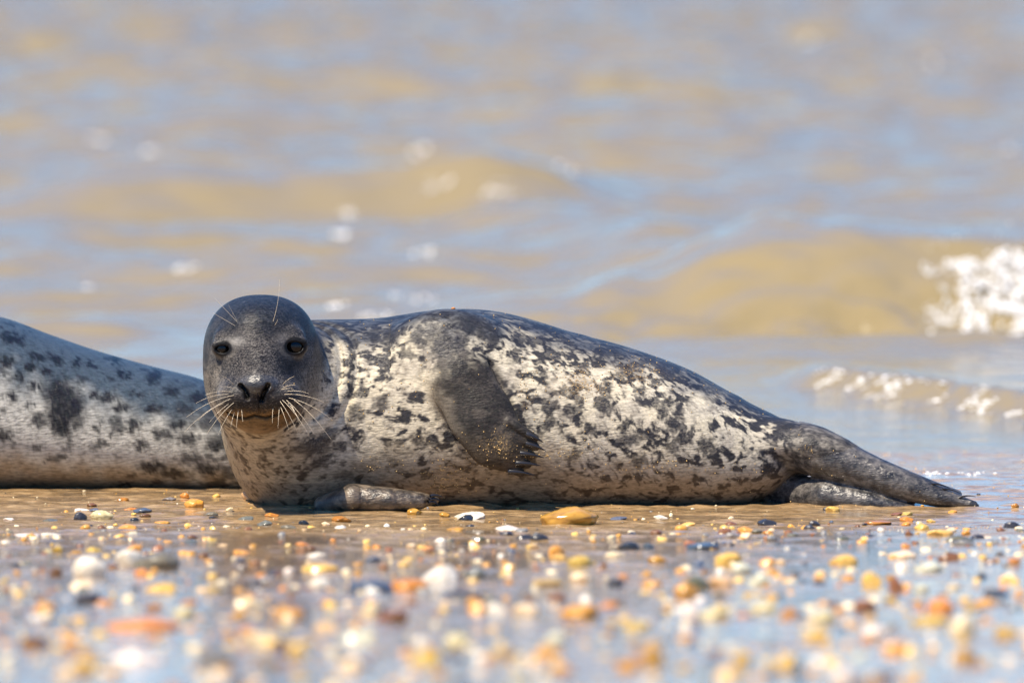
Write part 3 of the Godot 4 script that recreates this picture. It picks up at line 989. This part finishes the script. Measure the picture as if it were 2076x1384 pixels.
func build_ground() -> void:
	var m := StandardMaterial3D.new()
	m.albedo_texture = noise_tex(0.02, 1024, 21, [[0.0, 0.3, 0.5, 0.7, 1.0], [lin(0.15, 0.092, 0.042), lin(0.23, 0.145, 0.068), lin(0.30, 0.19, 0.09), lin(0.37, 0.245, 0.12), lin(0.46, 0.32, 0.17)]], false, 4.0, 0, 6)
	m.roughness_texture = noise_tex(0.006, 1024, 22, [[0.0, 0.38, 0.52, 0.7, 1.0], [grey(0.05), grey(0.07), grey(0.13), grey(0.24), grey(0.38)]], false, 4.0, 0, 4)
	m.roughness = 1.0
	m.normal_enabled = true
	m.normal_texture = noise_tex(0.05, 1024, 23, [], true, 3.0, 0, 5)
	m.normal_scale = 0.35
	m.uv1_scale = Vector3(1.0, 2.2, 1)
	var o := put(sheet(spread(-1.6, 1.6, 0.02, 2500.0), spread(-3.0, 6.2, 0.014, 60.0), sand_height, 1.0), "sand", m)
	tag(o, "wet brown sand of the beach, shining with reflected sky", "", "", "structure")
	var f := StandardMaterial3D.new()
	f.transparency = BaseMaterial3D.TRANSPARENCY_ALPHA
	f.albedo_color = Color(1, 1, 1, 0.02)
	f.roughness = 0.05
	f.normal_enabled = true
	f.normal_texture = noise_tex(0.03, 1024, 24, [], true, 3.0, 0, 4)
	f.normal_scale = 0.32
	f.uv1_scale = Vector3(1.0, 3.0, 1)
	o = put(sheet(spread(-2.0, 2.0, 0.2, 30.0), spread(-1.9, 6.2, 0.05, 20.0), film_height, 1.0), "water_film", f)
	tag(o, "thin sheet of water lying in the hollows of the sand", "", "", "structure")
	var w := StandardMaterial3D.new()
	w.albedo_color = lin(0.235, 0.178, 0.080)
	w.roughness = 0.10
	w.metallic_specular = 0.5
	w.normal_enabled = true
	w.normal_texture = noise_tex(0.02, 1024, 31, [], true, 5.0, 0, 4)
	w.normal_scale = 0.32
	w.uv1_scale = Vector3(0.45, 1.2, 1)
	var zs := PackedFloat32Array()
	var t := 1.0
	var s := 0.032
	while t < 100.0:
		zs.append(-t)
		t += s
		s = maxf(0.032, t * 0.0042)
	while t < 4000.0:
		zs.append(-t)
		t *= 1.12
	zs.reverse()
	o = put(sheet(spread(-9.0, 9.0, 0.05, 4000.0), zs, sea_height, 0.5), "sea", w)
	tag(o, "murky brown sea with small waves running in", "", "", "structure")

func build_foam() -> void:
	var m := StandardMaterial3D.new()
	m.albedo_color = lin(0.84, 0.82, 0.78)
	m.roughness = 0.35
	var drop := SphereMesh.new()
	drop.radius = 0.5
	drop.height = 1.0
	drop.radial_segments = 10
	drop.rings = 6
	var sets := {
		"breaking_foam": [], "shore_foam": [], "foam_flecks": []}
	for i in 11000:      # the collapsing crest
		var x := 1.24 + rng.randf() * 1.9
		var edge := smoothstep(1.24, 1.42, x)
		var u := rng.randf()
		var tt := 7.12 - u * 0.5 + 0.12 * sin(x * 2.1) * -1.0
		var lump := noise_b.get_noise_2d(x * 7.0, u * 3.0) + 0.6 * noise_a.get_noise_2d(x * 18.0, u * 8.0) + 0.4 * noise_c.get_noise_2d(x * 50.0, u * 20.0)
		if lump < -0.36 + 0.30 * u + 0.3 * (1.0 - edge): continue
		var y := sea_height(x, -tt) + maxf(0.0, lump) * 0.045 * edge + rng.randf() * 0.012
		sets["breaking_foam"].append(Transform3D(Basis.from_scale(Vector3.ONE * rng.randf_range(0.004, 0.009 + 0.012 * rng.randf()) * (0.5 + 0.5 * edge)), Vector3(x, y, -tt)))
	for i in 90:       # thrown drops
		var x := 1.2 + rng.randf() * 1.2
		sets["breaking_foam"].append(Transform3D(Basis.from_scale(Vector3.ONE * rng.randf_range(0.003, 0.009)), Vector3(x, 0.1 + rng.randf() * 0.16, -6.3 - rng.randf() * 0.9)))
	for i in 2600:      # along the bore by the flippers
		var x := 0.8 + rng.randf() * 1.1
		var tt := 4.35 - 1.9 * (x - 0.8) + 0.09 * noise_b.get_noise_2d(x * 5.0, 1.0) - 0.05 - rng.randf() * 0.2
		if noise_b.get_noise_2d(x * 7.0 + tt * 5.0, tt * 9.0) + 0.5 * noise_a.get_noise_2d(x * 30.0, tt * 40.0) < 0.34: continue
		sets["shore_foam"].append(Transform3D(Basis.from_scale(Vector3(1.6, 0.6, 1.0) * rng.randf_range(0.003, 0.010)), Vector3(x, sea_height(x, -tt) + 0.003, -tt)))
	for f in [[705, 432, 22], [782, 446, 24], [690, 478, 20], [372, 543, 34], [172, 576, 26], [55, 640, 46], [840, 602, 60], [860, 512, 30], [885, 378, 40], [1010, 382, 50], [195, 282, 20], [300, 308, 16], [850, 310, 26], [1720, 290, 30], [1640, 84, 20], [1890, 132, 20], [760, 640, 40], [680, 620, 30], [1150, 340, 26], [600, 575, 26], [1980, 985, 70], [1900, 992, 50], [2040, 300, 26]]:
		var r := ray(f[0], f[1])
		var d := 16.0
		while d < 120.0 and (CAM + r * d).y > maxf(sea_height((CAM + r * d).x, (CAM + r * d).z), -0.05 if d > 17.0 else 0.0): d += 0.03
		var c := CAM + r * d
		var rad: float = f[2] * 0.8 * d / F
		for i in 42:
			var a := rng.randf() * TAU
			var q := sqrt(rng.randf())
			var x := c.x + cos(a) * q * rad
			var z := c.z + sin(a) * q * rad * 1.2
			if noise_b.get_noise_2d(x * 22.0, z * 9.0) < -0.05: continue
			var y := maxf(sea_height(x, z), sand_height(x, z))
			sets["foam_flecks"].append(Transform3D(Basis.from_scale(Vector3(1.5, 0.5, 1.2) * rng.randf_range(0.005, 0.012) * (d / 27.0)), Vector3(x, y, z)))
	for k in sets:
		var mm := MultiMesh.new()
		mm.transform_format = MultiMesh.TRANSFORM_3D
		mm.mesh = drop
		mm.instance_count = sets[k].size()
		for i in sets[k].size(): mm.set_instance_transform(i, sets[k][i])
		var mi := MultiMeshInstance3D.new()
		mi.name = k
		mi.multimesh = mm
		mi.material_override = m
		add_child(mi, true)
		tag(mi, {"breaking_foam": "white foam and spray where the wave on the right breaks", "shore_foam": "strings of white foam along the little wave behind the hind flippers", "foam_flecks": "scattered flecks of white foam on the brown water"}[k], "foam", "", "stuff")

# ------------------------------------------------------------------ pebbles
var stones: Array[ArrayMesh] = []
var stones_small: Array[ArrayMesh] = []

func make_stone(k: int, cuts: int, angular: float) -> ArrayMesh:
	var st := SurfaceTool.new()
	var s := SphereMesh.new()
	s.radius = 1.0
	s.height = 2.0
	s.radial_segments = cuts
	s.rings = cuts / 2
	var arr := s.get_mesh_arrays()
	var vs: PackedVector3Array = arr[Mesh.ARRAY_VERTEX]
	var planes: Array = []
	var r := RandomNumberGenerator.new()
	r.seed = 900 + k
	for i in 7:
		var n := Vector3(r.randf() * 2 - 1, r.randf() * 1.4 - 0.5, r.randf() * 2 - 1).normalized()
		planes.append([n, r.randf_range(0.55, 0.86)])
	var out := PackedVector3Array()
	for v in vs:
		var l := 1.0 + 0.22 * noise_c.get_noise_3d(v.x * 1.1 + k * 9.0, v.y * 1.1, v.z * 1.1) + 0.05 * noise_b.get_noise_3d(v.x * 2.0 + k * 5.0, v.y * 2.0, v.z * 2.0)
		var p := v * l
		for q in planes:
			var o: float = p.dot(q[0]) - q[1]
			if o > 0.0: p -= q[0] * o * angular
		out.append(p)
	arr[Mesh.ARRAY_VERTEX] = out
	arr[Mesh.ARRAY_TANGENT] = null
	var am := ArrayMesh.new()
	am.add_surface_from_arrays(Mesh.PRIMITIVE_TRIANGLES, arr)
	st.create_from(am, 0)
	st.index()
	st.generate_normals()
	return st.commit()

const TONES := {
	"o": ["orange", [0.52, 0.205, 0.030]], "a": ["amber", [0.58, 0.285, 0.045]], "y": ["yellow", [0.66, 0.42, 0.10]], "c": ["cream", [0.72, 0.58, 0.34]], "w": ["white", [0.70, 0.64, 0.52]],
	"k": ["black", [0.035, 0.036, 0.042]], "b": ["blue-grey", [0.085, 0.105, 0.145]], "g": ["grey", [0.20, 0.19, 0.17]], "v": ["olive", [0.14, 0.13, 0.085]], "n": ["brown", [0.20, 0.09, 0.035]], "r": ["rust", [0.27, 0.11, 0.045]], "p": ["peach", [0.60, 0.40, 0.19]]}
var tone_mats := {}

func stone_mat(k: String, v: int) -> StandardMaterial3D:
	var key := k + str(v)
	if not tone_mats.has(key):
		var m := StandardMaterial3D.new()
		var c: Array = TONES[k][1]
		var f: float = [0.8, 1.0, 1.15][v]
		m.albedo_color = lin(minf(c[0] * f, 0.9), minf(c[1] * f * [1.08, 1.0, 0.95][v], 0.9), minf(c[2] * f, 0.9))
		m.albedo_texture = stone_grain
		m.uv1_triplanar = true
		m.uv1_scale = Vector3(0.35, 0.35, 0.35) * [0.8, 1.0, 1.3][v]
		m.uv1_offset = Vector3(v * 0.31, v * 0.17, 0)
		m.roughness = [0.16, 0.24, 0.34][v]
		m.metallic_specular = 0.5
		tone_mats[key] = m
	return tone_mats[key]
var stone_grain: NoiseTexture2D

func build_pebbles() -> void:
	stone_grain = noise_tex(0.012, 512, 41, [[0.0, 0.32, 0.5, 0.7, 1.0], [lin(0.42, 0.36, 0.30), lin(0.72, 0.66, 0.58), lin(0.9, 0.88, 0.85), lin(1, 1, 1), lin(0.97, 0.9, 0.78)]], false, 4.0, 0, 5)
	for k in 12: stones.append(make_stone(k, 28, 0.85 if k % 3 else 0.45))
	for k in 6: stones_small.append(make_stone(20 + k, 10, 0.8))
	var rows: Array = []     # [px, base row, width px, height px, tone]
	for line in ["397 1028 42 21 a,248 1015 22 10 o,373 1009 17 12 o,437 1006 16 10 y,343 1014 34 9 g,509 1012 48 20 p,185 1027 24 8 n,165 1035 30 8 w,160 1051 26 17 k,204 1050 44 20 c,190 1038 22 8 b,285 1041 36 11 b,264 1031 28 6 o,293 1048 24 8 n,271 1052 18 9 k,98 1054 36 8 v,15 1053 20 7 w,254 1072 42 17 a,331 1060 34 9 a,428 1044 26 9 v,465 1035 16 11 c,551 1048 26 10 o,432 1052 20 5 k,497 1055 30 10 g,536 1065 28 14 g,614 1063 20 11 k,583 1069 32 9 v,659 1064 16 8 c,690 1057 38 15 o",
		"55 1084 52 9 w,100 1084 38 7 w,386 1096 24 6 v,266 1082 20 6 w,116 1116 28 16 y,96 1117 16 10 c,189 1115 28 14 y,153 1122 26 8 a,262 1148 66 44 w,312 1150 84 46 v,272 1115 34 20 a,179 1166 62 44 w,29 1149 22 10 k,111 1164 26 18 n,489 1119 32 9 a,612 1105 26 10 o,641 1126 36 9 w,644 1154 80 20 y,556 1159 24 11 k,514 1184 30 14 k,583 1158 20 12 w,644 1188 42 24 w,178 1220 54 28 k,162 1188 48 16 c,323 1197 60 22 y,290 1166 36 22 o,431 1198 40 15 p,506 1230 70 30 c,374 1248 44 26 c,280 1275 140 30 o,528 1302 80 30 c,278 1340 88 34 w,603 1328 38 40 y,67 1310 60 30 n,428 1345 80 40 g",
		"1150 1063 108 43 a,842 1043 32 16 a,952 1051 60 18 w,945 1054 28 13 k,1032 1075 52 17 w,924 1074 36 10 a,1028 1083 30 9 k,1061 1089 30 10 k,1092 1096 36 15 k,1277 1111 42 17 k,1315 1109 22 12 b,1128 1121 34 22 a,1135 1131 46 14 y,1177 1145 50 24 y,892 1174 70 40 w,961 1168 44 26 g,754 1197 100 32 b,838 1192 84 30 o,1030 1155 26 20 y,1172 1177 40 22 c,1111 1185 60 20 p,945 1215 80 24 k,1008 1239 36 24 w,1066 1244 46 28 c,752 1244 36 32 c,798 1257 72 34 n,970 1238 36 26 a,1180 1250 80 36 a,722 1298 70 36 w,707 1355 50 34 c,929 1309 50 34 c,1111 1329 60 30 a,1131 1302 36 26 w,1327 1342 40 46 a,1246 1128 40 10 c,1334 1137 48 18 a,1250 1184 36 16 k,1327 1185 44 18 a,1224 1149 16 10 r,1339 1052 28 10 w,1256 1051 36 7 b,1332 1081 24 10 n",
		"1689 1034 26 13 y,1677 1033 14 9 k,1841 1044 28 11 y,1822 1044 26 8 n,1934 1038 20 8 a,2061 1029 18 12 o,1558 1064 36 16 k,1397 1066 32 10 y,1481 1064 30 10 n,1469 1080 28 17 n,1512 1078 34 14 a,1514 1091 24 18 c,1488 1089 32 14 g,1560 1093 22 12 o,1402 1103 28 14 r,1423 1111 66 14 b,1780 1061 56 8 o,1841 1058 26 12 o,1871 1073 28 16 y,1845 1086 16 14 n,1708 1095 32 12 v,1763 1088 18 6 k,1907 1084 50 18 y,1928 1082 22 16 c,1946 1097 56 20 v,1984 1090 28 13 k,2005 1088 24 5 c,2054 1071 34 18 k,2030 1078 18 9 n,1956 1105 40 14 g,1479 1142 50 34 y,1504 1160 36 26 w,1558 1145 34 18 a,1715 1142 58 26 y,1830 1129 54 18 c,1883 1155 56 28 w,1830 1154 34 18 w,1925 1134 42 18 n,2058 1144 30 12 o,1771 1184 40 36 y,1818 1194 30 36 r,1869 1197 32 18 w,1540 1183 40 34 w,1460 1189 50 30 p,1418 1191 50 34 v,1393 1205 46 30 a,1906 1237 56 38 o,1893 1263 80 26 y,1955 1283 50 46 c,1551 1235 54 20 c,2026 1204 56 18 k,1600 1249 40 24 o,1661 1296 42 36 y,1399 1253 40 34 w,1453 1252 60 30 c,1670 1259 44 30 c,1956 1338 60 36 a,1600 1352 44 46 y,1481 1381 50 40 y,1712 1385 60 40 w,1130 1215 40 18 n,1235 1230 44 20 o,1290 1275 60 26 y,1020 1330 56 30 p,860 1340 60 30 y,160 1360 60 30 y,480 1255 50 24 a,90 1240 46 22 a,210 1225 40 18 o,590 1250 50 24 a,660 1275 60 26 p,1750 1235 50 26 n,1820 1320 60 30 a,2040 1290 50 30 y,2000 1225 46 22 a,1770 1290 50 30 w"]:
		for part: String in line.split(","):
			var b := part.split(" ")
			rows.append([float(b[0]), float(b[1]), float(b[2]), float(b[3]), b[4]])
	var tones := "ooaaaaaaayyyyycccccwwkkkbggvvnnnnrpp"
	var listed := rows.size()
	var tries := 0
	while rows.size() < 300 and tries < 4000:
		tries += 1
		var py := lerpf(1036.0, 1384.0, pow(rng.randf(), 0.75))
		var px := rng.randf_range(-20, 2096)
		if py < 1060 and px < 1600 and rng.randf() < 0.5: continue
		var w := rng.randf_range(14, 30) * (0.7 + (py - 1030.0) / 350.0 * 0.8)
		var free := true
		for r in rows:
			if absf(r[0] - px) < (r[2] + w) * 0.5 and absf(r[1] - py) < 9.0:
				free = false
				break
		if not free: continue
		rows.append([px, py, w, w * rng.randf_range(0.35, 0.6), tones[rng.randi() % tones.length()]])
	# where each lies, in words
	var sets := {}
	for i in rows.size():
		var r: Array = rows[i]
		var col := "below the rear seal" if r[0] < 400 else "below the face" if r[0] < 680 else "below the fore flippers" if r[0] < 1110 else "below the belly" if r[0] < 1560 else "below the hind flippers" if r[0] < 1880 else "near the right edge"
		var band := "closest" if r[1] < 1070 else "a little farther down" if r[1] < 1130 else "mid-beach" if r[1] < 1220 else "in the blurred foreground"
		var size := "big" if r[2] > 48 else "small" if r[2] < 24 else "middling"
		var key := "%s %s|%s, %s" % [size, TONES[r[4]][0], col, band]
		if not sets.has(key): sets[key] = []
		sets[key].append(i)
	var ord := ["first", "second", "third", "fourth", "fifth", "sixth", "seventh", "eighth", "ninth", "tenth"]
	for key in sets:
		var ids: Array = sets[key]
		ids.sort_custom(func(a: int, b: int) -> bool: return rows[a][0] < rows[b][0])
		for n in ids.size():
			var r: Array = rows[ids[n]]
			var head: String = key.split("|")[0]
			var tail: String = key.split("|")[1]
			var label := "%s %s pebble %s" % [head.split(" ")[0], head.split(" ")[1], tail]
			if ids.size() == 2: label = "%s of two %s %s pebbles %s" % [["left", "right"][n], head.split(" ")[0], head.split(" ")[1], tail]
			elif ids.size() > 2: label = "%s of the %s %s pebbles %s" % [ord[mini(n, 9)] + " from left", head.split(" ")[0], head.split(" ")[1], tail]
			r.append(label)
	for i in rows.size():
		var r: Array = rows[i]
		var g := on_ground(r[0], r[1])
		var d := (g - CAM).length()
		var w: float = r[2] * d / F
		var h: float = r[3] * d / F
		var o := put(stones[(i * 7 + int(r[0])) % 12], "pebble", stone_mat(r[4], (i * 5 + int(r[1])) % 3))
		var dep := w * rng.randf_range(0.6, 0.95)
		g.z -= dep * 0.45
		o.scale = Vector3(w * 0.56, h * 0.62, dep * 0.56)
		o.rotation.y = rng.randf_range(-0.5, 0.5) + (PI if rng.randf() < 0.5 else 0.0)
		o.position = Vector3(g.x * (15.0 - g.z) / (15.0 - g.z), sand_height(g.x, g.z) + h * 0.24, g.z)
		tag(o, r[5], "pebble", "wet pebbles strewn over the beach")
	# the grain-sized stone on the seal's back
	var back := at(919, 627, -0.2)
	var o := put(stones[3], "pebble", stone_mat("o", 2))
	o.position = back + Vector3(0, 0.0015, 0)
	o.scale = Vector3(0.0045, 0.003, 0.004)
	tag(o, "tiny orange stone lying on top of the seal's back", "pebble")
	# everything smaller
	var cols := []
	for k in TONES: cols.append(TONES[k][1])
	var weights := tones
	var lists := []
	for k in 6: lists.append([])
	for i in 42000:
		var z := lerpf(-2.2, 6.0, rng.randf())
		var x := rng.randf_range(-2.0, 2.0)
		var dens := 0.25 + 0.75 * smoothstep(0.2, 1.4, z) + 0.2 * smoothstep(0.6, 1.2, x)
		dens *= 0.10 + 0.22 * smoothstep(1.8, 3.2, z) + 0.9 * smoothstep(-0.15, 0.4, noise_b.get_noise_2d(x * 1.5, z * 2.6) + 0.5 * noise_a.get_noise_2d(x * 5.0, z * 8.0))
		if z < 0.05 and z > -1.0 and x < 0.95: dens = 0.12
		if rng.randf() > dens: continue
		var s := 0.0011 + 0.0012 * rng.randf() if i > 21000 else 0.0016 + 0.0125 * pow(rng.randf(), 4.0) * (0.35 + 0.65 * smoothstep(-0.1, 1.0, z))
		var c: Array = TONES[weights[rng.randi() % weights.length()]][1]
		var f := rng.randf_range(0.75, 1.15)
		var b := Basis.from_euler(Vector3(rng.randf_range(-0.2, 0.2), rng.randf() * TAU, 0)).scaled_local(Vector3(s, s * rng.randf_range(0.4, 0.7), s * rng.randf_range(0.7, 1.0)))
		lists[i % 6].append([Transform3D(b, Vector3(x, sand_height(x, z) + s * 0.15, z)), Color(c[0] * f, c[1] * f, c[2] * f)])
	var sm := StandardMaterial3D.new()
	sm.vertex_color_use_as_albedo = true
	sm.roughness = 0.24
	for k in 6:
		var mm := MultiMesh.new()
		mm.transform_format = MultiMesh.TRANSFORM_3D
		mm.use_colors = true
		mm.mesh = stones_small[k]
		mm.instance_count = lists[k].size()
		for i in lists[k].size():
			mm.set_instance_transform(i, lists[k][i][0])
			mm.set_instance_color(i, lists[k][i][1])
		var mi := MultiMeshInstance3D.new()
		mi.name = numbered("fine_shingle")
		mi.multimesh = mm
		mi.material_override = sm
		add_child(mi, true)
		tag(mi, "small mixed stones scattered between the larger pebbles on the wet sand", "shingle", "fine shingle on the sand", "stuff")

# ------------------------------------------------------------------ the scene
func _ready() -> void:
	fwd = (Vector3(0, 0.342, 0) - CAM).normalized()
	up = Vector3.RIGHT.cross(fwd).normalized()
	var cam := Camera3D.new()
	cam.name = "camera"
	add_child(cam)
	cam.look_at_from_position(CAM, Vector3(0, 0.342, 0))
	cam.fov = rad_to_deg(2.0 * atan(692.0 / F))
	cam.near = 0.5
	cam.far = 6000.0
	var lens := CameraAttributesPhysical.new()
	lens.frustum_focal_length = 256.8
	lens.exposure_aperture = 3.3
	lens.frustum_focus_distance = 15.0
	lens.frustum_near = 0.5
	lens.frustum_far = 6000.0
	cam.attributes = lens
	cam.current = true
	var env := Environment.new()
	env.background_mode = Environment.BG_SKY
	var sky := ProceduralSkyMaterial.new()
	sky.sky_top_color = Color(0.07, 0.44, 0.77)
	sky.sky_horizon_color = Color(0.67, 0.858, 0.952)
	sky.sky_curve = 0.10
	sky.ground_bottom_color = Color(0.3, 0.26, 0.2)
	sky.ground_horizon_color = Color(0.6, 0.66, 0.72)
	sky.sun_angle_max = 20.0
	env.sky = Sky.new()
	env.sky.sky_material = sky
	env.background_energy_multiplier = 0.85
	env.tonemap_mode = Environment.TONE_MAPPER_LINEAR
	env.tonemap_exposure = 1.82
	env.sdfgi_enabled = true
	env.ssao_enabled = true
	env.ssil_enabled = true
	var we := WorldEnvironment.new()
	we.name = "world_environment"
	we.environment = env
	add_child(we)
	var sun := DirectionalLight3D.new()
	sun.name = "sun"
	sun.light_energy = 1.6
	sun.light_color = Color(1.0, 0.95, 0.87)
	sun.light_angular_distance = 0.5
	sun.shadow_enabled = true
	add_child(sun)
	sun.look_at_from_position(Vector3(-0.36, 0.88, 0.29), Vector3.ZERO)
	rng.seed = 7
	noise_a.seed = 1
	noise_b.seed = 2
	noise_c.seed = 3
	for n in [noise_a, noise_b, noise_c]:
		n.noise_type = FastNoiseLite.TYPE_SIMPLEX_SMOOTH
		n.frequency = 1.0
		n.fractal_octaves = 2
	build_ground()
	build_seal()
	build_second_seal()
	build_pebbles()
	build_foam()
